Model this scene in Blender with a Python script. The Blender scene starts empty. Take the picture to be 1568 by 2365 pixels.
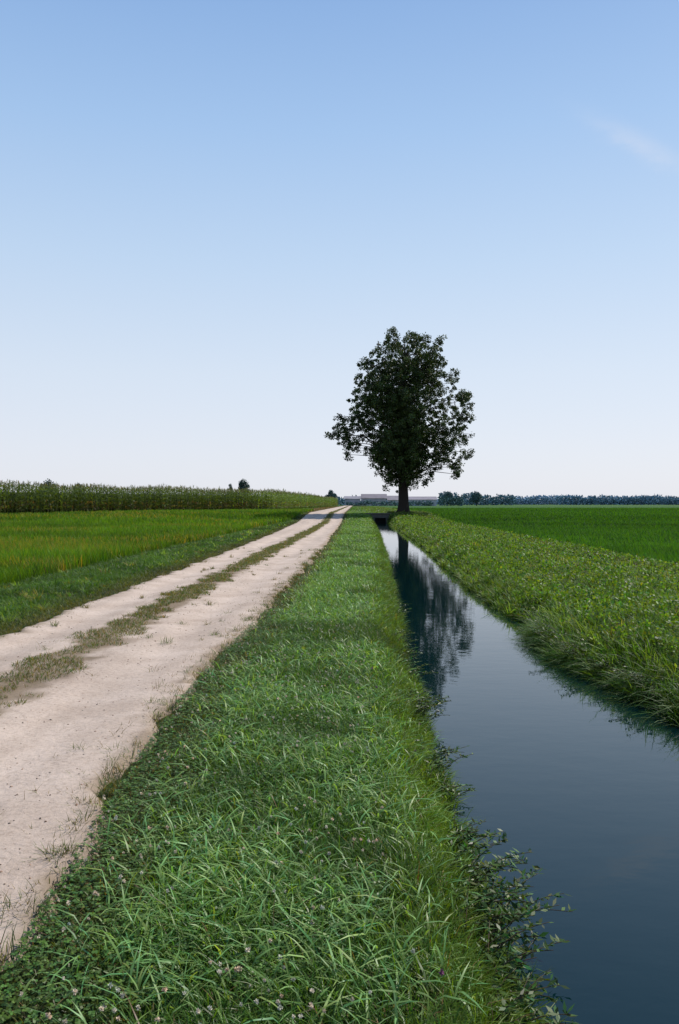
import bpy, math, numpy as np
from mathutils import Vector
rng=np.random.default_rng(7)
sc=bpy.context.scene
sc.view_settings.view_transform='Standard'; sc.view_settings.look='None'; sc.view_settings.exposure=0
CH=1.7; F=850.0
SUN_AZ=52; SUN_EL=50

# ---------------------------------------------------------------- helpers
def sst(t):
    t=np.clip(t,0,1); return t*t*(3-2*t)
def vn0(x,y,scale,seed=0):
    r=np.random.default_rng(seed+100); T=r.random((256,256))
    x=np.asarray(x,float); y=np.asarray(y,float)
    X=(x*.83+y*.56)/scale; Y=(-x*.56+y*.83)/scale
    xi=np.floor(X).astype(int); yi=np.floor(Y).astype(int); fx=X-xi; fy=Y-yi
    fx=fx*fx*(3-2*fx); fy=fy*fy*(3-2*fy)
    a=T[xi%256,yi%256]; b=T[(xi+1)%256,yi%256]; c=T[xi%256,(yi+1)%256]; d=T[(xi+1)%256,(yi+1)%256]
    return (a*(1-fx)+b*fx)*(1-fy)+(c*(1-fx)+d*fx)*fy
def vnoise(x,y,scale,seed=0):
    return vn0(x,y,scale,seed)*.7+vn0(x,y,scale*.43,seed+50)*.3
def el(y): return np.interp(y,[-5,3,5,9,13,30,60,95],[.66,.66,.60,.66,.70,1.15,1.7,2.1])+ (vnoise(y,y*0,0.7,3)-.5)*.2
def er(y): return np.interp(y,[-5,7.2,8.4,9.5,11,12.5,14,15,21,36,60,95],[3.2,3.2,3.10,2.92,2.72,2.68,2.85,2.92,2.76,3.15,3.35,3.55])+(vnoise(y,y*0,0.9,4)-.5)*.3
WZ=-0.35
CANAL_END=94.0
def rise(x,y):
    k=sst((-8-x)/14)
    a=0.6*sst((y-72)/30); b=0.6*sst((y-40)/46)
    return a*(1-k)+b*k
CA=np.array([-48.,65.]); CB=np.array([-12.5,130.]); CC=np.array([-6.8,330.])
def corn_dist(x,y):
    d=(CB-CA)/np.linalg.norm(CB-CA); n=np.array([d[1],-d[0]])
    return (x-CA[0])*n[0]+(y-CA[1])*n[1]
def ground_z(x,y):
    x=np.asarray(x,float); y=np.asarray(y,float)
    base=rise(x,y)
    base=base-0.14*sst((-6.2-x)/1.6)*(1-sst((y-60)/30))
    base=base-0.12*sst((x-7.5)/2.0)
    base=base+0.06*(vnoise(x,y,1.3,5)-.5)*((x>-1.2)|(x<-4.6))
    base=base+0.08*np.exp(-((x-5.2)/1.2)**2)+.14*(vnoise(x,y,.8,6)-.5)*((x>3)&(x<8))
    L=el(y)-x; Rr=x-er(y)
    inside=(L<0)&(Rr<0)
    zl=WZ+(base-WZ)*sst((L+0.05)/0.5)
    zr=WZ+(base-WZ)*sst((Rr+0.05)/0.6)
    z=np.where(L>=0,zl,np.where(Rr>=0,zr,0))
    dd=np.minimum(-L,-Rr)
    z=np.where(inside,WZ-0.02-np.clip(dd*1.0,0,0.55),z)
    z=np.where(y>CANAL_END,base,z)
    return z

def new_mat(name):
    m=bpy.data.materials.new(name); m.use_nodes=True
    return m, m.node_tree.nodes, m.node_tree.links
def ramp(n,els):
    r=n.new('ShaderNodeValToRGB'); cr=r.color_ramp
    while len(cr.elements)<len(els): cr.elements.new(0.5)
    for e,(p,c) in zip(cr.elements,els): e.position=p; e.color=(*c,1)
    return r
def noise(n,l,scale,detail=5,rough=.55,vec=None):
    t=n.new('ShaderNodeTexNoise'); t.inputs['Scale'].default_value=scale; t.inputs['Detail'].default_value=detail; t.inputs['Roughness'].default_value=rough
    if vec is not None: l.new(vec,t.inputs['Vector'])
    return t
def mixc(n,l,a,b,fac,mode='MIX'):
    m=n.new('ShaderNodeMix'); m.data_type='RGBA'; m.blend_type=mode
    for s,v in ((m.inputs[0],fac),(m.inputs[6],a),(m.inputs[7],b)):
        if hasattr(v,'is_output'): l.new(v,s)
        elif isinstance(v,(int,float)): s.default_value=v
        else: s.default_value=(*v,1)
    return m.outputs[2]

def foliage_mat(name,rough=.42,trans=.3,spec=.5,tint=(1.6,1.5,.45)):
    m,n,l=new_mat(name); b=n['Principled BSDF']; out=n['Material Output']
    at=n.new('ShaderNodeAttribute'); at.attribute_name='col'
    col=at.outputs['Color']
    b.inputs['Roughness'].default_value=rough
    b.inputs['Specular IOR Level'].default_value=spec
    l.new(col,b.inputs['Base Color'])
    if trans>0:
        t=n.new('ShaderNodeBsdfTranslucent')
        tc=mixc(n,l,col,tint,1.0,'MULTIPLY')
        l.new(tc,t.inputs['Color'])
        mx=n.new('ShaderNodeMixShader'); mx.inputs[0].default_value=trans
        l.new(b.outputs[0],mx.inputs[1]); l.new(t.outputs[0],mx.inputs[2]); l.new(mx.outputs[0],out.inputs['Surface'])
    return m

def make_obj(name,V,loops,totals,mat,col=None,smooth=False,parent=None):
    me=bpy.data.meshes.new(name)
    V=np.ascontiguousarray(V,dtype=np.float32)
    me.vertices.add(len(V)); me.vertices.foreach_set('co',V.ravel())
    me.loops.add(len(loops)); me.loops.foreach_set('vertex_index',np.ascontiguousarray(loops,dtype=np.int32))
    starts=np.concatenate([[0],np.cumsum(totals)[:-1]]).astype(np.int32)
    me.polygons.add(len(totals)); me.polygons.foreach_set('loop_start',starts)
    me.polygons.foreach_set('loop_total',np.ascontiguousarray(totals,dtype=np.int32))
    if smooth: me.polygons.foreach_set('use_smooth',np.ones(len(totals),dtype=bool))
    me.update(calc_edges=True)
    if col is not None:
        a=me.color_attributes.new('col','FLOAT_COLOR','POINT')
        c=np.ones((len(V),4),np.float32); c[:,:3]=col; a.data.foreach_set('color',c.ravel())
    me.materials.append(mat)
    o=bpy.data.objects.new(name,me); sc.collection.objects.link(o)
    if parent: o.parent=parent
    return o
class Acc:
    def __init__(s): s.V=[];s.L=[];s.T=[];s.C=[];s.n=0
    def add(s,V,L,T,C):
        s.V.append(V);s.L.append(L+s.n);s.T.append(T);s.C.append(C);s.n+=len(V)
    def obj(s,name,mat,smooth=False,parent=None):
        return make_obj(name,np.concatenate(s.V),np.concatenate(s.L),np.concatenate(s.T),mat,np.concatenate(s.C),smooth,parent)

def blades(P,Ln,W,az,lean,curve,col,seg=3,droop=.6,tipcol=1.15):
    N=len(P); Ln=np.broadcast_to(Ln,(N,)); W=np.broadcast_to(W,(N,)); lean=np.broadcast_to(lean,(N,)); curve=np.broadcast_to(curve,(N,))
    ts=[0,.4,.75,1.] if seg==3 else ([0,.55,1.] if seg==2 else [0,1.])
    ws=[.6,1,.65] if seg==3 else ([.8,.9] if seg==2 else [1.])
    dx=np.cos(az); dy=np.sin(az); up=np.sqrt(np.clip(1-lean**2,0.02,1))
    tw=rng.uniform(-.5,.5,N)
    rows=[];cols=[]
    for i,t in enumerate(ts):
        h=Ln*(lean*t+curve*t*t); v=Ln*(up*t-curve*droop*t*t)
        c=np.stack([P[:,0]+dx*h,P[:,1]+dy*h,P[:,2]+v],1)
        if i<len(ws):
            s=(W*ws[i]*.5)[:,None]*np.stack([-dy,dx,tw],1)
            rows+= [c-s,c+s]; cc=col*(0.8+(tipcol-.8)*t); cols+=[cc,cc]  # colour darkens towards the root, standing in for ambient shade there
        else:
            rows.append(c); cols.append(col*tipcol)
    k=len(rows)
    V=np.stack(rows,1).reshape(-1,3); C=np.clip(np.stack(cols,1).reshape(-1,3),0,1)
    pat=[];tot=[]
    for i in range(len(ws)-1):
        a=2*i; pat+=[a,a+1,a+3,a+2]; tot.append(4)
    a=2*(len(ws)-1); pat+=[a,a+1,a+2]; tot.append(3)
    L=(np.arange(N)[:,None]*k+np.array(pat)[None]).ravel(); T=np.tile(tot,N)
    return V,L,T,C
def leafquads(P,U,Nn,ln,wd,col):
    U=U/np.linalg.norm(U,axis=1,keepdims=True)
    S=np.cross(U,Nn); S/= (np.linalg.norm(S,axis=1,keepdims=True)+1e-9)
    N=len(P); ln=np.broadcast_to(ln,(N,))[:,None]; wd=np.broadcast_to(wd,(N,))[:,None]
    V=np.stack([P,P+U*ln*.5+S*wd*.5,P+U*ln,P+U*ln*.5-S*wd*.5],1).reshape(-1,3)
    L=np.arange(4*N); T=np.full(N,4); C=np.repeat(col,4,axis=0)
    return V,L,T,C
def tube(pts,rad,sides,col):
    pts=np.array(pts,float); n=len(pts); V=[]
    for i in range(n):
        t=pts[min(i+1,n-1)]-pts[max(i-1,0)]; t/=np.linalg.norm(t)+1e-9
        a=np.cross(t,[0,0,1.]) if abs(t[2])<.95 else np.cross(t,[1.,0,0]); a/=np.linalg.norm(a); b=np.cross(t,a)
        for k in range(sides):
            th=2*math.pi*k/sides; V.append(pts[i]+rad[i]*(a*math.cos(th)+b*math.sin(th)))
    L=[];T=[]
    for i in range(n-1):
        for k in range(sides):
            k2=(k+1)%sides; L+=[i*sides+k,i*sides+k2,(i+1)*sides+k2,(i+1)*sides+k];T.append(4)
    V=np.array(V); return V,np.array(L),np.array(T),np.tile(np.array(col,float),(len(V),1))
def unit(n):
    v=rng.normal(size=(n,3)); return v/np.linalg.norm(v,axis=1,keepdims=True)
def scatter(xf0,xf1,y0,y1,dens,fr=True):
    ys=np.linspace(y0,y1,20)
    xm=xf0(ys).min(); xM=xf1(ys).max()
    if fr: xm=max(xm,-0.44*y1-2); xM=min(xM,0.42*y1+2)
    if xM<=xm: return np.zeros((0,3))
    N=int((xM-xm)*(y1-y0)*dens)
    x=rng.uniform(xm,xM,N); y=rng.uniform(y0,y1,N)
    k=(x>xf0(y))&(x<xf1(y))
    if fr: k&=(x>-0.44*y-2)&(x<0.42*y+2)
    x=x[k];y=y[k]
    return np.stack([x,y,ground_z(x,y)],1)
def colvar(N,c,v=.25,h=.12):
    c=np.array(c)[None]*np.ones((N,1)); b=rng.normal(1,v,N)[:,None]; hh=rng.normal(0,h,N)
    c=c*np.clip(b,.4,1.9); c[:,0]*=1+hh*2; c[:,2]*=1-hh
    return np.clip(c,0.003,1)
def tussocks(acc,xf0,xf1,y0,y1,nper,nb,lmin,lmax,wb,cols):
    """radial grass tussocks, each with its own height and tint"""
    P=scatter(xf0,xf1,y0,y1,nper); M=len(P)
    if M==0: return
    H=rng.uniform(lmin,lmax,M)*rng.lognormal(0,.2,M); R=H*.35
    ci=rng.integers(0,len(cols),M); base=np.array(cols)[ci]*rng.uniform(.6,1.35,M)[:,None]
    N=M*nb; az=rng.uniform(0,6.28,N); rr=rng.random(N)**.5
    Q=np.repeat(P,nb,axis=0); Rr=np.repeat(R,nb)*rr
    Q=Q+np.stack([np.cos(az)*Rr,np.sin(az)*Rr,0*Rr],1); Q[:,2]=np.minimum(Q[:,2],ground_z(Q[:,0],Q[:,1])+.02)
    acc.add(*blades(Q,np.repeat(H,nb)*rng.uniform(.5,1.1,N),rng.uniform(.7,1.4,N)*wb,az+rng.normal(0,.6,N),.08+.65*rr*rng.random(N),rng.uniform(.1,.6,N),np.clip(np.repeat(base,nb,axis=0)*rng.normal(1,.18,N)[:,None],.004,1),3,.85,1.3))

# ---------------------------------------------------------------- materials
M_grass=foliage_mat('grass_blades',.42,.40,.28)
M_rgrass=foliage_mat('canal_grass_blades',.5,.42,.22)
M_field=foliage_mat('field_crop',.6,.42,.15)
M_corn=foliage_mat('corn_leaf',.5,.35,.25)
M_leaf=foliage_mat('tree_leaf',.5,.18,.3)
M_weed=foliage_mat('weed_leaf',.45,.3,.3)
M_far=foliage_mat('distant_foliage',.9,0,.0)
M_bark=foliage_mat('bark',.9,0,.1)

def ground_mat():
    m,n,l=new_mat('ground_soil_grass'); b=n['Principled BSDF']; b.inputs['Roughness'].default_value=.95; b.inputs['Specular IOR Level'].default_value=.1
    at=n.new('ShaderNodeAttribute'); at.attribute_name='col'
    geo=n.new('ShaderNodeNewGeometry')
    a=noise(n,l,.25,6,.6,geo.outputs['Position']); r=ramp(n,[(.3,(.7,.7,.7)),(.7,(1.25,1.25,1.2))]); l.new(a.outputs[0],r.inputs[0])
    c=mixc(n,l,at.outputs['Color'],r.outputs[0],1.,'MULTIPLY')
    a2=noise(n,l,9,8,.7,geo.outputs['Position']); r2=ramp(n,[(.3,(.45,.45,.45)),(.7,(1.4,1.4,1.4))]); l.new(a2.outputs[0],r2.inputs[0])
    c=mixc(n,l,c,r2.outputs[0],.8,'MULTIPLY')
    l.new(c,b.inputs['Base Color'])
    bp=n.new('ShaderNodeBump'); bp.inputs['Strength'].default_value=.6; bp.inputs['Distance'].default_value=.05; l.new(a2.outputs[0],bp.inputs['Height']); l.new(bp.outputs[0],b.inputs['Normal'])
    return m
M_ground=ground_mat()

def road_mat():
    m,n,l=new_mat('pale_dirt_gravel'); b=n['Principled BSDF']; b.inputs['Roughness'].default_value=.92; b.inputs['Specular IOR Level'].default_value=.15
    geo=n.new('ShaderNodeNewGeometry'); P=geo.outputs['Position']
    at=n.new('ShaderNodeAttribute'); at.attribute_name='col'
    n1=noise(n,l,1.2,6,.6,P); r1=ramp(n,[(.3,(.80,.77,.74)),(.65,(1.06,1.06,1.06))]); l.new(n1.outputs[0],r1.inputs[0])
    n2=noise(n,l,28,8,.75,P); r2=ramp(n,[(.32,(.66,.63,.60)),(.5,(1,1,1)),(.75,(1.12,1.12,1.12))]); l.new(n2.outputs[0],r2.inputs[0])
    c=mixc(n,l,at.outputs['Color'],r1.outputs[0],1.,'MULTIPLY'); c=mixc(n,l,c,r2.outputs[0],.85,'MULTIPLY')
    v=n.new('ShaderNodeTexVoronoi'); v.inputs['Scale'].default_value=45; l.new(P,v.inputs['Vector'])
    r3=ramp(n,[(.0,(.7,.66,.63)),(.13,(1,1,1))]); l.new(v.outputs['Distance'],r3.inputs[0])
    n3=noise(n,l,2.5,4,.6,P); r4=ramp(n,[(.5,(0,0,0)),(.62,(1,1,1))]); l.new(n3.outputs[0],r4.inputs[0])
    c=mixc(n,l,c,mixc(n,l,c,r3.outputs[0],1.,'MULTIPLY'),r4.outputs[0])
    l.new(c,b.inputs['Base Color'])
    n4=noise(n,l,9,10,.7,P)
    bp=n.new('ShaderNodeBump'); bp.inputs['Strength'].default_value=.7; bp.inputs['Distance'].default_value=.03; l.new(n4.outputs[0],bp.inputs['Height'])
    bp2=n.new('ShaderNodeBump'); bp2.inputs['Strength'].default_value=.5; bp2.inputs['Distance'].default_value=.008; l.new(n2.outputs[0],bp2.inputs['Height']); l.new(bp.outputs[0],bp2.inputs['Normal'])
    l.new(bp2.outputs[0],b.inputs['Normal'])
    return m
M_road=road_mat()

def water_mat():
    m,n,l=new_mat('canal_water'); b=n['Principled BSDF']
    b.inputs['Base Color'].default_value=(.001,.012,.015,1); b.inputs['Roughness'].default_value=.012
    b.inputs['IOR'].default_value=1.36
    geo=n.new('ShaderNodeNewGeometry'); mp=n.new('ShaderNodeMapping'); mp.inputs['Scale'].default_value=(.8,1.3,1.); l.new(geo.outputs['Position'],mp.inputs[0])
    a=noise(n,l,2.6,4,.55,mp.outputs[0])
    bp=n.new('ShaderNodeBump'); bp.inputs['Strength'].default_value=.17; bp.inputs['Distance'].default_value=.01; l.new(a.outputs[0],bp.inputs['Height'])
    l.new(bp.outputs[0],b.inputs['Normal'])
    return m
M_water=water_mat()

def plain(name,c,rough=.9,sc_=8):
    m,n,l=new_mat(name); b=n['Principled BSDF']; b.inputs['Roughness'].default_value=rough
    geo=n.new('ShaderNodeNewGeometry'); a=noise(n,l,sc_,5,.6,geo.outputs['Position'])
    r=ramp(n,[(.3,tuple(x*.7 for x in c)),(.7,tuple(min(1,x*1.15) for x in c))]); l.new(a.outputs[0],r.inputs[0]); l.new(r.outputs[0],b.inputs['Base Color'])
    return m

# ---------------------------------------------------------------- ground
def gridmesh(xs,ys,zf):
    X,Y=np.meshgrid(xs,ys); Z=zf(X,Y); nx=len(xs); ny=len(ys)
    V=np.stack([X.ravel(),Y.ravel(),Z.ravel()],1)
    i=np.arange(ny-1)[:,None]*nx+np.arange(nx-1)[None]; i=i.ravel()
    L=np.stack([i,i+1,i+1+nx,i+nx],1).ravel(); return V,L,np.full(len(i),4)
xs=np.unique(np.round(np.concatenate([-np.geomspace(10,3000,50)[::-1],np.arange(-10,-2,.4),np.arange(-2,6,.08),np.arange(6,12,.3),np.geomspace(12,3000,50)]),3))
ys=np.unique(np.round(np.concatenate([[-60,-20,-8],np.arange(-4,16,.16),np.arange(16,40,.4),np.arange(40,140,1.),np.geomspace(140,5000,60),[93.9,94.05]]),3))
V,L,T=gridmesh(xs,ys,ground_z)
x,y=V[:,0],V[:,1]
C=np.tile(np.array([.028,.045,.010]),(len(V),1))
def setc(mask,c): C[mask]=np.array(c)
setc((x<-7.6),(.040,.080,.014))
setc((x>8.6),(.025,.075,.014))
far=y>110
setc((x>5)&far,(.038,.098,.018)); setc((x<-7)&far,(.04,.09,.02))
band=(x>8)&(((y>120)&(y<135))|((y>190)&(y<240))|((y>420)&(y<600)))
setc(band,(.055,.115,.024))
cd=corn_dist(x,y)
setc((cd<6)&(cd>0.)&(x<-7)&(y>50),(.17,.12,.08))
setc((cd<6.5)&(cd>3.)&(x<-7)&(y>50),(.30,.25,.2))
setc((x<-4.4)&(x>-12)&(y>105)&(y<160),(.13,.10,.06))
make_obj('ground',V,L,T,M_ground,C,True)

# ---------------------------------------------------------------- road
RL=lambda y: -4.45-0.9*sst((y-30)/70)-0*y
RR=lambda y: np.interp(y,[0,3,4.3,7,10,14,28],[-1.22,-1.26,-1.36,-1.50,-1.48,-1.38,-1.22])
ysr=np.unique(np.round(np.concatenate([np.arange(-4,25,.07),np.arange(25,60,.3),np.arange(60,140,1.),np.geomspace(140,420,30)]),3))
us=np.linspace(0,1,56)
Xl=RL(ysr)+ (vnoise(ysr,ysr*0,.5,11)-.5)*.25+(vnoise(ysr,ysr*0,.12,12)-.5)*.1
Xr=RR(ysr)+ (vnoise(ysr,ysr*0,.6,13)-.5)*.26+(vnoise(ysr,ysr*0,.13,14)-.5)*.12
X=Xl[:,None]+(Xr-Xl)[:,None]*us[None]; Y=np.repeat(ysr[:,None],len(us),1)
def strip_c(y): return -3.08+0.43*sst((y-10)/50)
rut=lambda X,Y: -0.04*(np.exp(-((X-strip_c(Y)-.85)/.30)**2)+np.exp(-((X-strip_c(Y)+.85)/.30)**2))
Z=ground_z(X,Y)+.055+rut(X,Y)+.012*(vnoise(X,Y,.35,15)-.5)
Z[:,0]-=.06; Z[:,-1]-=.06
V=np.stack([X.ravel(),Y.ravel(),Z.ravel()],1); nx=len(us)
i=(np.arange(len(ysr)-1)[:,None]*nx+np.arange(nx-1)[None]).ravel(); L=np.stack([i,i+1,i+1+nx,i+nx],1).ravel()
x,y=V[:,0],V[:,1]
base=np.array([.50,.40,.33]); dirt=np.array([.18,.13,.075])
sd=np.abs(x-strip_c(y))/.36+ (vnoise(x,y,.25,16)-.5)*1.1
f=1-sst((sd-.45)/.6)
edge=np.minimum(x-np.repeat(Xl,nx),np.repeat(Xr,nx)-x); f2=(1-sst((edge+(vnoise(x,y,.2,17)-.5)*.25)/.2))
f=np.maximum(f*.8,f2*.65)[:,None]
C=base*(1-f)+dirt*f
C=C*(1-.12*sst((vnoise(x*2,y*.25,.7,18)-.5)/.3))[:,None]*(.95-1.8*rut(x,y))[:,None]
make_obj('dirt_road',V,L,np.full(len(i),4),M_road,C,True)

def pebbles(name,N,mat,colf,smin,smax,xf0,xf1,y0,y1,power=1.5):
    yy=y0+(y1-y0)*rng.random(N)**power; xx=xf0(yy)+(xf1(yy)-xf0(yy))*rng.random(N)
    zz=ground_z(xx,yy)+.055+rut(xx,yy)
    s=smin+(smax-smin)*rng.random(N)**2
    o=np.array([[1,0,0],[-1,0,0],[0,1,0],[0,-1,0],[0,0,.7],[0,0,-.7]],float)
    V=(np.stack([xx,yy,zz],1)[:,None]+o[None]*s[:,None,None]*rng.uniform(.6,1.3,(N,6,1))).reshape(-1,3)
    fa=np.array([0,2,4,2,1,4,1,3,4,3,0,4,2,0,5,1,2,5,3,1,5,0,3,5]); L=(np.arange(N)[:,None]*6+fa[None]).ravel()
    return make_obj(name,V,L,np.full(N*8,3),mat,np.repeat(colf(N),6,axis=0))
M_stone=foliage_mat('stone',.9,0,.2)
pebbles('road_pebbles',3600,M_stone,lambda N:colvar(N,(.27,.20,.15),.35,.05),.003,.012,lambda y:RL(y)+.1,lambda y:RR(y)-.02,1.5,22)

# ---------------------------------------------------------------- water
ysw=np.unique(np.concatenate([np.arange(-6,94,1.0),[CANAL_END]]))
V=[];
for yy in ysw: V+=[[0.2,yy,WZ],[4.4,yy,WZ]]
V=np.array(V)
i=np.arange(len(ysw)-1)*2; L=np.stack([i,i+1,i+3,i+2],1).ravel()
make_obj('canal_water',V,L,np.full(len(i),4),M_water,None,True)

# ---------------------------------------------------------------- grass
bands=[(1.2,3.2,1),(3.2,5,2),(5,8,3),(8,12,4),(12,20,5),(20,35,6),(35,60,7),(60,110,8),(110,300,9)]
dens={1:8500,2:7800,3:6000,4:4200,5:2500,6:1200,7:500,8:170,9:14}
wsc={1:1,2:1,3:1.1,4:1.35,5:1.8,6:2.6,7:4.0,8:6.5,9:16}
g=Acc()
for y0,y1,b in bands:
    P=scatter(lambda y:RR(y)-.05,lambda y:np.where(y<CANAL_END,el(y)+.03,4.8),y0,y1,dens[b])
    N=len(P)
    if N==0: continue
    x,y=P[:,0],P[:,1]
    m=vnoise(x,y,.35,21); m2=vnoise(x,y,1.1,22)
    edge=sst((x-RR(y)+ (m-.5)*.3)/.6)
    wat=sst((x-(el(y)-.7))/.6)
    keep=rng.random(N)<(.35+.65*edge)
    P=P[keep];x=x[keep];y=y[keep];m=m[keep];m2=m2[keep];edge=edge[keep];wat=wat[keep];N=len(P)
    cA=np.array([.098,.195,.026]); cB=np.array([.095,.105,.024]); cW=np.array([.130,.205,.014])
    c=cA*(1-wat[:,None])+cW*wat[:,None]; c=c*edge[:,None]+cB*(1-edge[:,None])
    c=c*(.58+.78*m2[:,None])*colvar(N,(1,1,1),.30,.12)
    brown=rng.random(N)<(.03+.28*(1-edge)); c[brown]=colvar(brown.sum(),(.18,.12,.05),.3,.05)
    Ln=(.03+.065*edge*(0.3+m))*rng.lognormal(0,.35,N)+.03*wat*rng.random(N)
    W=rng.uniform(.0025,.006,N)*wsc[b]
    lift=1+.2*(b>4)
    az=rng.uniform(0,2*np.pi,N); az=np.where((wat>.8)&(rng.random(N)<.5),rng.normal(0,.9,N),az)
    g.add(*blades(P,Ln*lift,W,az,rng.uniform(.1,.85,N),rng.uniform(.1,.6,N),c,3 if b<6 else 2,.7))
    if b<=8:
        k=(rng.random(N)<.14*edge*sst((m2-.2)/.3)*(1-.6*wat)); Q=P[k]; n=len(Q)
        g.add(*blades(Q+[0,0,.03],rng.uniform(.07,.18,n),rng.uniform(.004,.010,n)*(wsc[b]**.9),rng.uniform(0,6.28,n),rng.uniform(.2,.7,n),rng.uniform(.3,.8,n),colvar(n,(.165,.28,.085),.22,.08),3,.8,1.4))
g.obj('bank_grass',M_grass)

g=Acc()
N=34000; y=1.3+12*rng.random(N)**1.4; u=rng.random(N)**1.3; x=RR(y)+.02+u*(el(y)-RR(y)-.1)
k=vnoise(x,y,.5,31)+.35*(1-u)>.60; x=x[k];y=y[k];N=len(x)
P=np.stack([x,y,ground_z(x,y)+rng.uniform(.03,.08,N)],1)
az=rng.uniform(0,6.28,N); c=colvar(N,(.070,.135,.020),.3,.08)
for j in range(3):
    a=az+j*2.094; U=np.stack([np.cos(a),np.sin(a),rng.uniform(-.3,.4,N)],1); Nn=np.stack([rng.normal(0,.3,N),rng.normal(0,.3,N),np.ones(N)],1)
    g.add(*leafquads(P,U,Nn,rng.uniform(.010,.016,N),rng.uniform(.010,.015,N),c))
g.obj('clover_patch',M_weed)
def flowers(name,N,colr,y1,size,xlo=0,xhi=.75):
    y=1.6+y1*rng.random(N)**1.4; x=RR(y)+(xlo+(xhi-xlo)*rng.random(N))*(el(y)-RR(y))
    k=vnoise(x,y,.6,31)>.42; x=x[k];y=y[k];N=len(x)
    P=np.stack([x,y,ground_z(x,y)+rng.uniform(.07,.12,N)],1)
    a=Acc()
    nb=26
    Pc=np.repeat(P,nb,axis=0); d=unit(N*nb); s=np.repeat(rng.uniform(size*.7,size*1.2,N),nb)
    a.add(*leafquads(Pc,d,unit(N*nb),s,s*.55,np.repeat(colvar(N,colr,.15,.05),nb,axis=0)))
    Q=P.copy(); Q[:,2]-=.1
    a.add(*blades(Q,np.full(N,.105),.003,rng.uniform(0,6,N),.05,.0,colvar(N,(.06,.1,.03)),2))
    return a.obj(name,foliage_mat(name+'_petal',.8,.2,.1,(1,1,1)))
flowers('white_clover_flowers',900,(.62,.54,.42),13,.010)
flowers('purple_clover_flowers',12,(.26,.10,.20),9,.012,.7,1.)

# right bank grass
dR={2:2500,3:2800,4:3000,5:1800,6:950,7:400,8:130,9:10}
g=Acc()
for y0,y1,b in bands[1:]:
    P=scatter(lambda y:np.where(y<CANAL_END,er(y)-.02,5.),lambda y:8.8+.3*(vnoise(y,y*0,3,8)-.5),y0,y1,dR[b])
    N=len(P)
    if N==0: continue
    x,y=P[:,0],P[:,1]; m=vnoise(x,y,.5,41); m2=vnoise(x,y,1.7,42); m3=vnoise(x,y,.25,43)
    wat=1-sst((x-er(y)-.1)/.7)
    top=np.exp(-((x-7.6)/.45)**2)
    c=np.array([.105,.180,.016])*(1-top[:,None]*.65)+np.array([.15,.11,.04])*top[:,None]*.65
    c=c*(.25+.8*m2[:,None]+.6*m3[:,None])*colvar(N,(1,1,1),.3,.14)
    br=rng.random(N)<.05; c[br]=colvar(br.sum(),(.17,.13,.05))
    Ln=(.04+.10*m+.05*m3)*rng.lognormal(0,.35,N)+wat*rng.uniform(.0,.08,N)
    az=rng.uniform(0,6.28,N)
    g.add(*blades(P,Ln,rng.uniform(.004,.008,N)*wsc[b]*.85,az,rng.uniform(.1,.9,N),rng.uniform(.1,.6,N),c,3 if b<6 else 2,.7))
    if b<=8:
        k=(rng.random(N)<.40*(m3>.5)); Q=P[k]; n=len(Q); Q=Q+np.stack([0*Q[:,0],0*Q[:,0],rng.uniform(.03,.2,n)],1)
        U=unit(n); Nn=unit(n); Nn[:,2]=np.abs(Nn[:,2])+.8
        g.add(*leafquads(Q,U,Nn,rng.uniform(.03,.06,n)*wsc[b]**.6,rng.uniform(.018,.035,n)*wsc[b]**.6,colvar(n,(.095,.17,.02),.35,.12)))
tc3=[(.06,.13,.015),(.13,.21,.028),(.16,.235,.05),(.04,.095,.012),(.17,.155,.04)]
tussocks(g,lambda y:er(y)+.05,lambda y:8.3+0*y,6,13,16,30,.12,.30,.007,tc3)
tussocks(g,lambda y:er(y)+.05,lambda y:8.3+0*y,13,24,7,24,.12,.30,.012,tc3)
tussocks(g,lambda y:er(y)+.05,lambda y:8.3+0*y,24,50,3,16,.12,.30,.024,tc3)
tussocks(g,lambda y:er(y)+.05,lambda y:8.3+0*y,50,90,1.2,12,.15,.32,.05,tc3)
tussocks(g,lambda y:er(y)-.02,lambda y:er(y)+.42,7.5,13.2,60,34,.18,.46,.008,tc3[:4])
tussocks(g,lambda y:er(y)-.02,lambda y:er(y)+.35,13.2,24,16,26,.15,.36,.013,tc3[:4])
tussocks(g,lambda y:er(y)-.02,lambda y:er(y)+.35,24,60,5,20,.15,.36,.026,tc3[:4])
y=rng.uniform(8,13.2,8000); x=er(y)+rng.uniform(-.08,.2,8000); P=np.stack([x,y,ground_z(x,y)],1); k=vnoise(x,y,.4,44)>.46; P=P[k]; n=len(P)
g.add(*blades(P,rng.uniform(.15,.48,n),rng.uniform(.004,.009,n),rng.normal(math.pi,1.3,n),rng.uniform(.2,.95,n),rng.uniform(.2,.8,n),colvar(n,(.05,.11,.014),.4,.14),3,1.1,1.25))
g.obj('canal_side_grass',M_rgrass)

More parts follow.
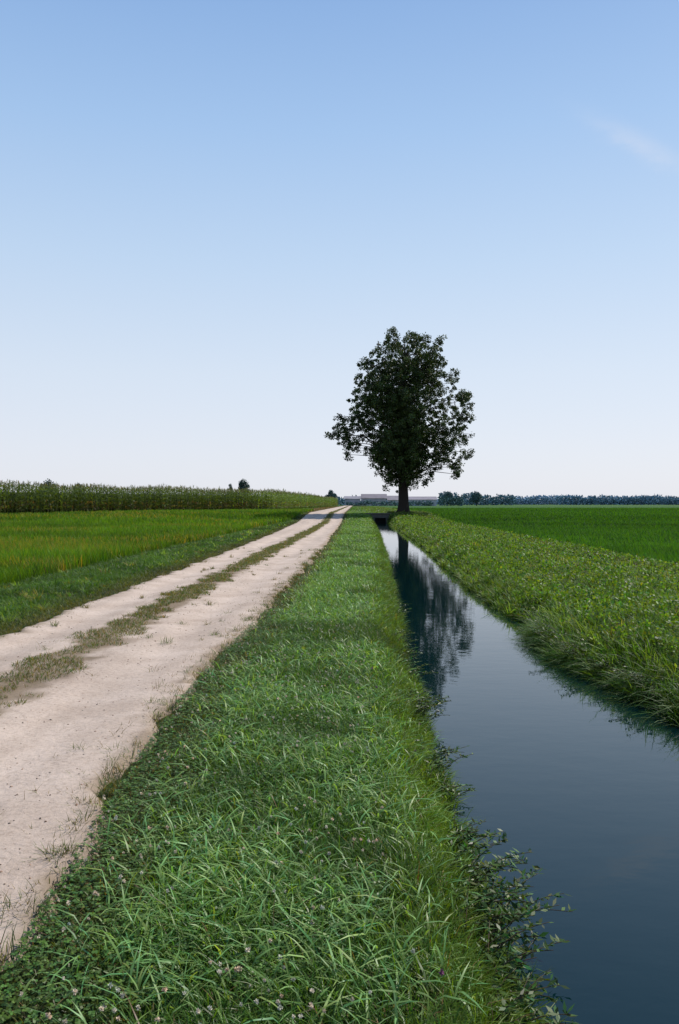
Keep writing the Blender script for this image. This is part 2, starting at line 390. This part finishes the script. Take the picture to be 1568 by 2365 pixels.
# left verge
dV={4:1700,5:1500,6:950,7:400,8:120,9:10}
g=Acc()
for y0,y1,b in [(7,12,4)]+bands[4:]:
    P=scatter(lambda y:-7.9+1.6*sst((y-30)/60)-3*(y>100),lambda y:RL(y)+.08,y0,y1,dV[b])
    N=len(P)
    if N==0: continue
    x,y=P[:,0],P[:,1]; m=vnoise(x,y,.5,51); m2=vnoise(x,y,1.5,52)
    rd=1-sst((RL(y)-x)/1.0)
    c=np.array([.072,.140,.022])*(1-rd[:,None])+np.array([.110,.105,.030])*rd[:,None]
    c=c*(.4+1.0*m2[:,None])*colvar(N,(1,1,1),.3,.12)
    fld=y>105; c[fld]=colvar(fld.sum(),(.14,.10,.05),.3,.1)
    Ln=(.04+.10*m)*(1-.5*rd)*rng.lognormal(0,.3,N)
    g.add(*blades(P,Ln*1.1,rng.uniform(.004,.008,N)*wsc[b]*.9,rng.uniform(0,6.28,N),rng.uniform(.1,.85,N),rng.uniform(.1,.6,N),c,3 if b<6 else 2,.7))
tussocks(g,lambda y:-7.8+0*y,lambda y:RL(y)-.4,8,16,7,24,.08,.22,.008,tc3)
tussocks(g,lambda y:-7.6+0*y,lambda y:RL(y)-.4,16,35,3,18,.10,.24,.016,tc3)
tussocks(g,lambda y:-7.0+0*y,lambda y:RL(y)-.4,35,70,1.3,14,.12,.26,.035,tc3)
g.obj('verge_grass',M_rgrass)

# centre strip
g=Acc()
dC={2:2800,3:2800,4:2600,5:1900,6:1100,7:520,8:210,9:18}
for y0,y1,b in bands[1:]:
    P=scatter(lambda y:strip_c(y)-.5,lambda y:strip_c(y)+.5,y0,y1,dC[b])
    x,y=P[:,0],P[:,1]
    d=np.abs(x-strip_c(y))/.38; k=(vnoise(x,y,.22,61)*.6+vnoise(x,y,.9,62)*.4)>(.25+.36*d**1.5); P=P[k]; x=P[:,0];y=P[:,1];N=len(P)
    if N==0: continue
    P[:,2]+=.04
    c=colvar(N,(.135,.105,.032),.3,.12); gr=rng.random(N)<.5; c[gr]=colvar(gr.sum(),(.075,.115,.020),.3,.1)
    g.add(*blades(P,rng.uniform(.03,.085,N)*(1+.2*(b>4)),rng.uniform(.003,.006,N)*wsc[b],rng.uniform(0,6.28,N),rng.uniform(.2,.85,N),rng.uniform(.1,.5,N),c,2,.6))
g.obj('track_centre_grass',M_rgrass)
g=Acc()
nt=700; ty=1.6+30*rng.random(nt)**1.5; side=rng.random(nt); tx=np.where(side<.68,RR(ty)-rng.exponential(.12,nt),np.where(side<.84,RL(ty)+rng.exponential(.12,nt),strip_c(ty)+rng.normal(0,.4,nt)))
for a,b2 in zip(tx,ty):
    n=rng.integers(8,44); s_=rng.uniform(.015,.045); P=np.stack([a+rng.normal(0,s_,n),b2+rng.normal(0,s_,n),np.zeros(n)],1); P[:,2]=ground_z(P[:,0],P[:,1])+.02
    c=colvar(n,(.13,.11,.035) if rng.random()<.6 else (.07,.105,.022),.25,.1)
    w=.0035*max(1,b2/9); hh=rng.uniform(.6,1.4)
    g.add(*blades(P,rng.uniform(.04,.11,n)*hh,rng.uniform(.7,1.3,n)*w,rng.uniform(0,6.28,n),rng.uniform(.2,.9,n),rng.uniform(.1,.5,n),c,2,.6))
g.obj('dry_grass_tufts',M_rgrass)

# ---------------------------------------------------------------- crop fields
g=Acc()
for y0,y1,dn,w in ((11,20,420,.010),(20,35,230,.017),(35,60,95,.03),(60,125,34,.055)):
    P=scatter(lambda y:-70+0*y,lambda y:-7.55+1.5*sst((y-30)/60)+.2*(vnoise(y,y*0,2,9)-.5),y0,y1,dn)
    x,y=P[:,0],P[:,1]; k=corn_dist(x,y)>6.5; P=P[k]; x=P[:,0];y=P[:,1];N=len(P)
    m=vnoise(x,y,1.2,71); m2=vnoise(x,y,7,72); m3=vnoise(x*.3,y,2.5,73)
    c=np.array([.084,.160,.010])*(.45+.65*m[:,None]+.5*m2[:,None])*colvar(N,(1,1,1),.25,.12)
    yl=(m3>.52)&(rng.random(N)<.35); c[yl]=colvar(yl.sum(),(.21,.18,.03),.2,.1)
    g.add(*blades(P,rng.uniform(.28,.5,N)*(.7+.5*m2+.2*m),rng.uniform(.7,1.3,N)*w,rng.uniform(0,6.28,N),rng.uniform(.05,.4,N),rng.uniform(.05,.3,N),c,3 if y1<30 else 2,.5,1.2))
g.obj('rice_field',M_field)
g=Acc()
for y0,y1,dn,w in ((16,35,190,.018),(35,60,90,.032),(60,110,32,.06),(110,200,9,.14)):
    P=scatter(lambda y:8.7+0*y,lambda y:90+0*y,y0,y1,dn)
    x,y=P[:,0],P[:,1];N=len(P)
    m=vnoise(x,y,1.5,75); m2=vnoise(x*.25,y,6,76)
    c=np.array([.040,.105,.010])*(.5+.4*m[:,None]+.8*m2[:,None])*colvar(N,(1,1,1),.2,.1)
    ln=rng.uniform(.22,.38,N)*np.where(np.abs(((y+.12*x)%27)-13)<.5,.3,1)
    g.add(*blades(P,ln,rng.uniform(.7,1.3,N)*w,rng.uniform(0,6.28,N),rng.uniform(.05,.4,N),rng.uniform(.05,.3,N),c,2,.5,1.2))
g.obj('rice_field',M_field)

# ---------------------------------------------------------------- corn
def corn_line(A,B,depth,rows,sp):
    d=(B-A); Lg=np.linalg.norm(d); d/=Lg; nin=np.array([-d[1],d[0]]); out=[]
    for r in range(rows):
        t=np.arange(0,Lg,sp)+rng.uniform(-.08,.08,len(np.arange(0,Lg,sp)))
        off=r*depth/rows+rng.uniform(-.1,.1,len(t))
        out.append(A+d*t[:,None]+nin*off[:,None])
    return np.concatenate(out)
cp=np.concatenate([corn_line(CA,CB,6,8,.28),corn_line(CB,CC,3.5,4,.45)])
N=len(cp); x,y=cp[:,0],cp[:,1]; z=ground_z(x,y); z[:]=np.maximum(z,.3)
H=rng.normal(3.15,.2,N)+.5*(vnoise(x,y,5,81)-.5)
side=(y>126)
P=np.stack([x,y,z],1)
g=Acc()
cb=np.array([.080,.120,.024])*np.ones((N,1))*rng.normal(1,.18,N)[:,None]; cb[side]*=1.5  # rows along the road are brightened in colour to look sunlit
g.add(*blades(P,H*.93,.06,rng.uniform(0,6.28,N),.03,0.,cb*1.1,2,.2))
azp=rng.uniform(0,3.14,N)
for k in range(11):
    Q=P.copy(); Q[:,2]+=H*(.10+.078*k)
    col=cb*rng.normal(1,.25,N)[:,None]
    if k<4: dr=rng.random(N)<.4; col[dr]=colvar(dr.sum(),(.15,.11,.05),.2,.1)
    g.add(*blades(Q,rng.uniform(.65,1.0,N)*(1-.035*k),.10,azp+math.pi*(k%2)+rng.normal(0,.35,N),rng.uniform(.35,.7,N),rng.uniform(.25,.6,N),col,3,1.1,1.1))
for k in range(4):
    Q=P.copy(); Q[:,2]+=H*.9
    g.add(*blades(Q,rng.uniform(.25,.5,N),.04,rng.uniform(0,6.28,N),rng.uniform(.0,.45,N),.1,colvar(N,(.15,.14,.06),.2,.1),2,.3))
cornp=bpy.data.objects.new('corn_field',None); sc.collection.objects.link(cornp)
g.obj('corn_plants',M_corn,parent=cornp)
def inset(A,B,o):
    d=(B-A)/np.linalg.norm(B-A); nn=np.array([-d[1],d[0]]); return A+nn*o,B+nn*o
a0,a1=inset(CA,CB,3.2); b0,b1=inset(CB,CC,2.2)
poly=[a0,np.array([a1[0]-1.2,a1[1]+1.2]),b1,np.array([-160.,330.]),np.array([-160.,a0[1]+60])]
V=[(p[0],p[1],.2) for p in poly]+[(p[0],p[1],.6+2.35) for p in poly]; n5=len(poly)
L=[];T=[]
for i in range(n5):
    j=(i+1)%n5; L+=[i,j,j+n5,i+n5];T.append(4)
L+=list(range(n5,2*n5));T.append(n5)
make_obj('added_dark_core',np.array(V),np.array(L),np.array(T),plain('corn_shade',(.018,.03,.010),1,2),None,False,cornp)  # added dark core inside the corn blocks light; shade is in its colour

# ---------------------------------------------------------------- the tree
TX,TY=5.4,95.0; TZ=float(ground_z(np.array([TX]),np.array([TY]))[0])-.05
S=.0484
blobs=[(908,793,26),(963,788,24),(1003,798,20),(872,806,20),(935,830,46),(990,838,36),(885,856,38),(843,850,20),(850,897,36),(830,930,28),(920,900,54),(988,892,42),(1028,878,18),(1050,882,14),(1048,928,32),(1066,966,22),(1074,922,13),(880,960,48),(832,975,34),(798,982,24),(770,988,13),(766,1005,11),(788,1020,22),(815,1030,22),(805,1047,10),(945,965,54),(1014,1002,38),(1056,1006,26),(1078,1043,14),(1082,965,11),(862,1035,26),(878,1068,24),(918,1040,48),(966,1038,42),(1026,1046,30),(1050,1076,22),(1056,1098,10),(985,1090,16),(987,1110,9),(900,1092,24),(930,1090,36),(900,1119,15),(955,1110,18),(962,865,40),(898,925,44),(1070,1060,13),(905,1000,50),(955,1000,46),(900,1068,30),(955,1072,30),(878,1093,13),(930,1060,44),(925,1120,20),(940,940,50),(895,1040,34),(850,838,12),(895,778,12),(950,775,10),(1015,785,9),(1012,950,24),(845,1003,20),(1000,1066,22)]
wood=Acc(); lv=Acc()
barkc=(.030,.024,.019)
tp=[(0,0,-.3),(0,0,.25),(.02,0,1.2),(-.03,.05,3.2),(.06,.05,5.5),(.1,0,8.),(.05,.1,11),(.2,0,14),(.1,0,17),(.1,0,19.3)]
tr=[.95,.74,.58,.52,.44,.36,.28,.20,.11,.04]
O=np.array([TX,TY,TZ])
wood.add(*tube(np.array(tp)+O,tr,12,barkc))
for k in range(6):
    a=k*1.05+.3; wood.add(*tube(np.array([(0.25*math.cos(a),.25*math.sin(a),.9),(.6*math.cos(a),.6*math.sin(a),.25),(1.1*math.cos(a),1.1*math.sin(a),-.15)])+O,[.28,.22,.08],6,barkc))
def trunkpt(z):
    t=np.array(tp); return np.array([np.interp(z,t[:,2],t[:,0]),np.interp(z,t[:,2],t[:,1]),z]), np.interp(z,t[:,2],tr)
for (px,py,r) in blobs:
    bx=(px-930)*S; bz=(1188-py)*S; br=r*S
    q=1-(bx/9)**2-((bz-9.5)/11)**2
    D=4.8*math.sqrt(max(.06,q))
    copies=1 if r<22 else (2 if r<36 else 3)
    if bz<5.5: D=min(D,2.0)
    for c in range(copies):
        by=rng.uniform(-1,1)*D*.7 if copies==1 else (-D+2*D*(c+.5)/copies+rng.uniform(-.6,.6))
        cen=np.array([bx+rng.normal(0,.12),by,bz+rng.normal(0,.12)])
        z0=max(3.4,min(bz-.2-abs(bx)*.35-abs(by)*.2,17)); st,rr=trunkpt(z0)
        ln_=np.linalg.norm(cen-st)
        mid=st*.45+cen*.55+np.array([0,0,.13*ln_]); rb=min(rr*.40,.03+.014*ln_)
        wood.add(*tube(np.array([st,st*.78+cen*.22+[0,0,.08*ln_],mid,cen])+O,[rb,rb*.7,rb*.4,.02],6,barkc))
        ncl=max(5,int(br*br*10.5))
        d=unit(ncl)*(rng.random(ncl)**.40)[:,None]*np.array([br*1.06,br*1.0,br*1.02])
        cc=cen+d
        for q2 in cc[:max(3,ncl//4)]:
            wood.add(*tube(np.array([cen,cen*.5+q2*.5+rng.normal(0,.12,3),q2])+O,[.03,.02,.01],4,barkc))
        nl=44
        rad=rng.uniform(.14,.50,ncl)
        Pl=np.repeat(cc,nl,axis=0)+unit(ncl*nl)*(np.repeat(rad,nl)*rng.random(ncl*nl)**.5)[:,None]*np.array([1,1,.85])
        U=unit(ncl*nl); U[:,2]-=.45
        tone=np.repeat(rng.uniform(.6,1.7,ncl),nl)[:,None]
        lv.add(*leafquads(Pl+O,U,unit(ncl*nl),rng.uniform(.14,.26,ncl*nl),rng.uniform(.09,.16,ncl*nl),np.clip(tone*colvar(ncl*nl,(.034,.054,.011),.2,.1),0,1)))
tree=bpy.data.objects.new('oak_tree',None); sc.collection.objects.link(tree)
wood.obj('trunk_and_limbs',M_bark,True,tree); lv.obj('foliage',M_leaf,False,tree)

g=Acc()
n=5000; x=rng.uniform(2.5,8.,n); y=rng.uniform(88,99,n); k=(x>er(np.minimum(y,94))+.1); x=x[k];y=y[k]; n=len(x)
g.add(*blades(np.stack([x,y,ground_z(x,y)],1),rng.uniform(.15,.45,n),.05,rng.uniform(0,6.28,n),rng.uniform(0,.5,n),.3,colvar(n,(.05,.08,.02),.3,.1),2))
g.obj('tall_weeds',M_rgrass)

# ---------------------------------------------------------------- culvert
def box(x0,x1,y0,y1,z0,z1):
    return [(x0,y0,z0),(x1,y0,z0),(x1,y1,z0),(x0,y1,z0),(x0,y0,z1),(x1,y0,z1),(x1,y1,z1),(x0,y1,z1)],[[0,3,2,1],[4,5,6,7],[0,1,5,4],[1,2,6,5],[2,3,7,6],[3,0,4,7]]
def pymesh(name,V,Fs,mat,parent=None):
    me=bpy.data.meshes.new(name); me.from_pydata(V,[],Fs); me.materials.append(mat); o=bpy.data.objects.new(name,me); sc.collection.objects.link(o); o.parent=parent; return o
culv=bpy.data.objects.new('concrete_culvert',None); sc.collection.objects.link(culv)
M_conc=plain('old_concrete',(.10,.095,.08)); M_dark=plain('culvert_painted_shade',(.01,.012,.01))
for nm,bx in (('left_wall',(1.2,2.2,93.3,93.8,-.9,.55)),('right_wall',(3.4,4.4,93.3,93.8,-.9,.55)),('lintel',(2.2,3.4,93.3,93.8,.12,.55)),('coping',(1.1,4.5,93.2,93.9,.55,.66))):
    pymesh(nm,*box(*bx),M_conc,culv)
pymesh('opening_shade_sheet',[(2.2,93.78,-.9),(3.4,93.78,-.9),(3.4,93.78,.12),(2.2,93.78,.12)],[[0,1,2,3]],M_dark,culv)  # near-black sheet stands in for the shade inside the culvert

# ---------------------------------------------------------------- waterside weeds
def weed(name,px,py,n,ln,out=0.0,spread=1.2):
    a=Acc()
    for s in range(n):
        az=rng.normal(out,spread*.6); L_=ln*rng.uniform(.6,1.15); p0=np.array([px+rng.normal(0,.05),py+rng.normal(0,.09),0]); p0[2]=float(ground_z(p0[0],p0[1]))
        dirh=np.array([math.cos(az),math.sin(az),0]); pts=[]
        for t in np.linspace(0,1,7):
            pts.append(p0+dirh*L_*(.35*t+.45*t*t)+np.array([0,0,L_*(.9*t-.42*t*t)]))
        pts=np.array(pts); a.add(*tube(pts,np.linspace(.0035,.0015,7),4,(.09,.06,.03)))
        m=int(L_*95); t=rng.uniform(.15,1,m); idx=t*6; i0=np.minimum(idx.astype(int),5); f=(idx-i0)[:,None]; P=pts[i0]*(1-f)+pts[i0+1]*f
        U=np.stack([rng.normal(0,1,m),rng.normal(0,1,m),rng.uniform(-.2,.7,m)],1); Nn=np.stack([rng.normal(0,.5,m),rng.normal(0,.5,m),np.ones(m)],1)
        a.add(*leafquads(P,U,Nn,rng.uniform(.025,.055,m),rng.uniform(.010,.018,m),colvar(m,(.050,.095,.015),.35,.15)))
    return a.obj(name,M_weed)
for (wy,n,ln) in ((2.6,14,.24),(2.9,14,.28),(3.2,14,.28),(3.5,16,.36),(3.9,20,.42),(4.3,16,.40),(4.75,12,.32),(5.7,8,.24),(6.25,12,.34),(7.7,14,.38),(8.1,10,.3),(9.6,8,.3),(10.5,8,.3),(12.,8,.3),(15,8,.35)):
    weed('waterside_weed',float(el(np.array([wy]))[0])-.10,wy,n,ln)
for (wy,n,ln) in ((9.,14,.45),(9.8,12,.4),(10.6,14,.5),(11.4,12,.45),(12.1,14,.5),(14,9,.4)):
    weed('waterside_weed',float(er(np.array([wy]))[0])+.12,wy,n,ln,math.pi)

# ---------------------------------------------------------------- distance
def treemass(acc,x0,x1,d,h,base=.6,dens=1.,col=(.05,.085,.095),prof=None,leaf=1.6,depth=14):
    n=int((x1-x0)*dens*9); x=rng.uniform(x0,x1,n); y=d+rng.uniform(0,depth,n)
    hh=h*(.75+.45*vnoise(x,x*0,h*1.6,int(d)%50)+.2*(vnoise(x,x*0,h*.5,3)-.5))
    if prof: hh=hh*prof(x)
    z=base+hh*rng.random(n)**.8
    P=np.stack([x,y,z],1)
    acc.add(*leafquads(P,unit(n),unit(n),leaf*rng.uniform(.6,1.3,n),leaf*rng.uniform(.5,.9,n),colvar(n,col,.12,.04)))
def X(px,d): return (px*.433-355)*d/F
far=Acc()  # bluish aerial haze is put into the tree-line colours
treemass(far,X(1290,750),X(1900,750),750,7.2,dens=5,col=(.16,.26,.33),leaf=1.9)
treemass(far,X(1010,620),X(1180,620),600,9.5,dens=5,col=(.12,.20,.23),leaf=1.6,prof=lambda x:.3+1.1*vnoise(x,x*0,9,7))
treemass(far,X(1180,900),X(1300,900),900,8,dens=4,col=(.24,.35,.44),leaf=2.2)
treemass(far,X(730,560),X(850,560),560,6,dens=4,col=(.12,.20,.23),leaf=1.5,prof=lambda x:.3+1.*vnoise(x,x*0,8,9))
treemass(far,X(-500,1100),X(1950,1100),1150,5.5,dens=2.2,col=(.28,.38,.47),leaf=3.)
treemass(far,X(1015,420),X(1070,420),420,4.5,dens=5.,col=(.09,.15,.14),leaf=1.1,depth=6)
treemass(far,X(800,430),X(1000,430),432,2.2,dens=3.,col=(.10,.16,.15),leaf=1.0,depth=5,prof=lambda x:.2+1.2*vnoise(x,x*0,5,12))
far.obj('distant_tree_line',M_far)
def smalltree(name,px,d,top_py,wpx,col=(.05,.085,.06)):
    cx=X(px,d); s=d/F*.433; top=CH+(1163-top_py)*s; w=wpx*s/2; h=top-.6
    a=Acc(); a.add(*tube([(cx,d,.3),(cx,d,.6+h*.5),(cx+w*.2,d,.6+h*.85)],[.3,.22,.06],6,(.05,.045,.04)))
    nc=60; q=unit(nc)*(rng.random(nc)**.4)[:,None]; cc=q*np.array([w*.8,w*.8,h*.36])+np.array([cx,d,.6+h*.60]); cc[:,0]=cx+(cc[:,0]-cx)*(1.15-.45*q[:,2])
    nl=50; P=np.repeat(cc,nl,axis=0)+unit(nc*nl)*(w*.3*rng.random(nc*nl)**.5)[:,None]
    a.add(*leafquads(P,unit(nc*nl),unit(nc*nl),w*.16,w*.12,colvar(nc*nl,col,.2,.08)))
    return a.obj(name,M_far)
smalltree('roadside_tree',562,230,1103,34,(.07,.11,.09)); smalltree('roadside_tree',532,235,1115,18,(.07,.11,.09)); smalltree('roadside_tree',108,240,1108,50,(.06,.10,.07)); smalltree('roadside_tree',178,250,1112,30,(.06,.10,.07))
smalltree('roadside_tree',1100,430,1134,30,(.09,.15,.15)); smalltree('roadside_tree',1034,430,1136,30,(.09,.15,.15)); smalltree('roadside_tree',765,360,1131,26,(.08,.13,.12))  # haze blue is mixed into these far leaf colours too

def building(name,px0,px1,d,eave_py,ridge_py,wall,roof,depth=14):
    e=bpy.data.objects.new(name,None); sc.collection.objects.link(e)
    x0,x1=X(px0,d),X(px1,d); s=d/F*.433; ze=CH+(1163-eave_py)*s; zr=CH+(1163-ridge_py)*s; zb=.4
    mw=plain(name+'_wall',wall,.9,.3); mr=plain(name+'_roof',roof,.9,.3)
    V=[(x0,d,zb),(x1,d,zb),(x1,d+depth,zb),(x0,d+depth,zb),(x0,d,ze),(x1,d,ze),(x1,d+depth,ze),(x0,d+depth,ze),(x0,d+depth/2,zr-.05),(x1,d+depth/2,zr-.05)]
    pymesh('walls',V,[[0,1,5,4],[2,3,7,6],[1,2,6,9,5],[3,0,4,8,7]],mw,e)
    o=.5
    V=[(x0-o,d-o,ze+.02),(x1+o,d-o,ze+.02),(x1+o,d+depth/2,zr+.1),(x0-o,d+depth/2,zr+.1),(x1+o,d+depth+o,ze+.02),(x0-o,d+depth+o,ze+.02)]
    pymesh('roof',V,[[0,1,2,3],[3,2,4,5]],mr,e)
    n=max(2,int((x1-x0)/5)); Vd=[];Fd=[]
    for i in range(n):
        c=x0+(i+.5)*(x1-x0)/n; hh=(ze-zb)*.55; k=len(Vd); Vd+=[(c-1,d-.03,zb+.9),(c+1,d-.03,zb+.9),(c+1,d-.03,zb+.9+hh*.6),(c-1,d-.03,zb+.9+hh*.6)]; Fd.append([k,k+1,k+2,k+3])
    pymesh('windows',Vd,Fd,plain(name+'_window',(.18,.19,.22)),e)
building('farm_shed',796,832,470,1152,1146,(.40,.39,.44),(.21,.20,.23))
building('farm_building',836,892,450,1151,1141,(.36,.34,.38),(.17,.15,.17))
building('farm_shed',940,1008,440,1154,1147,(.52,.51,.56),(.22,.20,.23))
building('farm_building',896,936,480,1155,1145,(.42,.40,.44),(.20,.18,.20))

# ---------------------------------------------------------------- sky + sun
SKS=.11
w=bpy.data.worlds.new('sky'); sc.world=w; w.use_nodes=True; n=w.node_tree.nodes; l=w.node_tree.links
bg=n['Background']; sky=n.new('ShaderNodeTexSky'); sky.sky_type='NISHITA'; sky.sun_disc=False
sky.sun_elevation=math.radians(SUN_EL); sky.sun_rotation=math.radians(SUN_AZ)
sky.air_density=1.0; sky.dust_density=1.0; sky.ozone_density=2.0; sky.altitude=0
bg.inputs['Strength'].default_value=SKS
tc=n.new('ShaderNodeTexCoord'); sep=n.new('ShaderNodeSeparateXYZ'); l.new(tc.outputs['Generated'],sep.inputs[0])
def mth(op,a,b=None,c=None):
    m=n.new('ShaderNodeMath'); m.operation=op
    for s,v in zip(m.inputs,(a,b,c)):
        if v is None: continue
        if hasattr(v,'is_output'): l.new(v,s)
        else: s.default_value=v
    return m.outputs[0]
# summer haze: whitish near the horizon, clear blue higher up
hz=ramp(n,[(0,(.84,.86,.94)),(.06,(.81,.85,.95)),(.15,(.73,.82,.95)),(.27,(.57,.73,.94)),(.40,(.40,.60,.90)),(.52,(.27,.46,.80)),(1,(.07,.18,.46))])
l.new(sep.outputs['Z'],hz.inputs[0])
hs=n.new('ShaderNodeVectorMath'); hs.operation='SCALE'; l.new(hz.outputs[0],hs.inputs[0]); hs.inputs['Scale'].default_value=1/SKS
base_sky=mixc(n,l,sky.outputs[0],hs.outputs[0],.85)
yy=mth('MAXIMUM',sep.outputs['Y'],.05)
u=mth('DIVIDE',sep.outputs['X'],yy); v=mth('DIVIDE',sep.outputs['Z'],yy)
line=mth('ADD',mth('MULTIPLY',mth('SUBTRACT',u,.245),-.51),.462)
cmb=n.new('ShaderNodeCombineXYZ'); l.new(u,cmb.inputs[0]); l.new(mth('MULTIPLY',v,1.6),cmb.inputs[1])
nz=noise(n,l,22,6,.6,cmb.outputs[0])
dv=mth('ADD',mth('DIVIDE',mth('SUBTRACT',v,line),.013),mth('MULTIPLY',mth('SUBTRACT',nz.outputs[0],.5),2.5))
gs=mth('EXPONENT',mth('MULTIPLY',mth('MULTIPLY',dv,dv),-1.))
du=mth('DIVIDE',mth('SUBTRACT',u,.335),.055); gu=mth('EXPONENT',mth('MULTIPLY',mth('MULTIPLY',du,du),-1.))
cl=mth('MULTIPLY',mth('MULTIPLY',gs,gu),mth('MULTIPLY',nz.outputs[0],.50))
cc=mixc(n,l,base_sky,(7,7.2,8),cl)
l.new(cc,bg.inputs['Color'])
sd=bpy.data.lights.new('sun','SUN'); sd.energy=5.0; sd.angle=math.radians(.5); sd.color=(1,.95,.86)
so=bpy.data.objects.new('sun',sd); sc.collection.objects.link(so)
a,e=math.radians(SUN_AZ),math.radians(SUN_EL)
so.rotation_euler=Vector((math.sin(a)*math.cos(e),math.cos(a)*math.cos(e),math.sin(e))).to_track_quat('Z','Y').to_euler()
so.location=(30,30,40)
# ---------------------------------------------------------------- camera
cd_=bpy.data.cameras.new('camera'); cam=bpy.data.objects.new('camera',cd_); sc.collection.objects.link(cam)
cd_.sensor_fit='VERTICAL'; cd_.sensor_height=36; cd_.lens=F/1024*36; cd_.clip_end=20000; cd_.clip_start=.05
cam.location=(0,0,CH); cam.rotation_euler=(math.radians(90-.57),0,math.radians(1.045)); sc.camera=cam
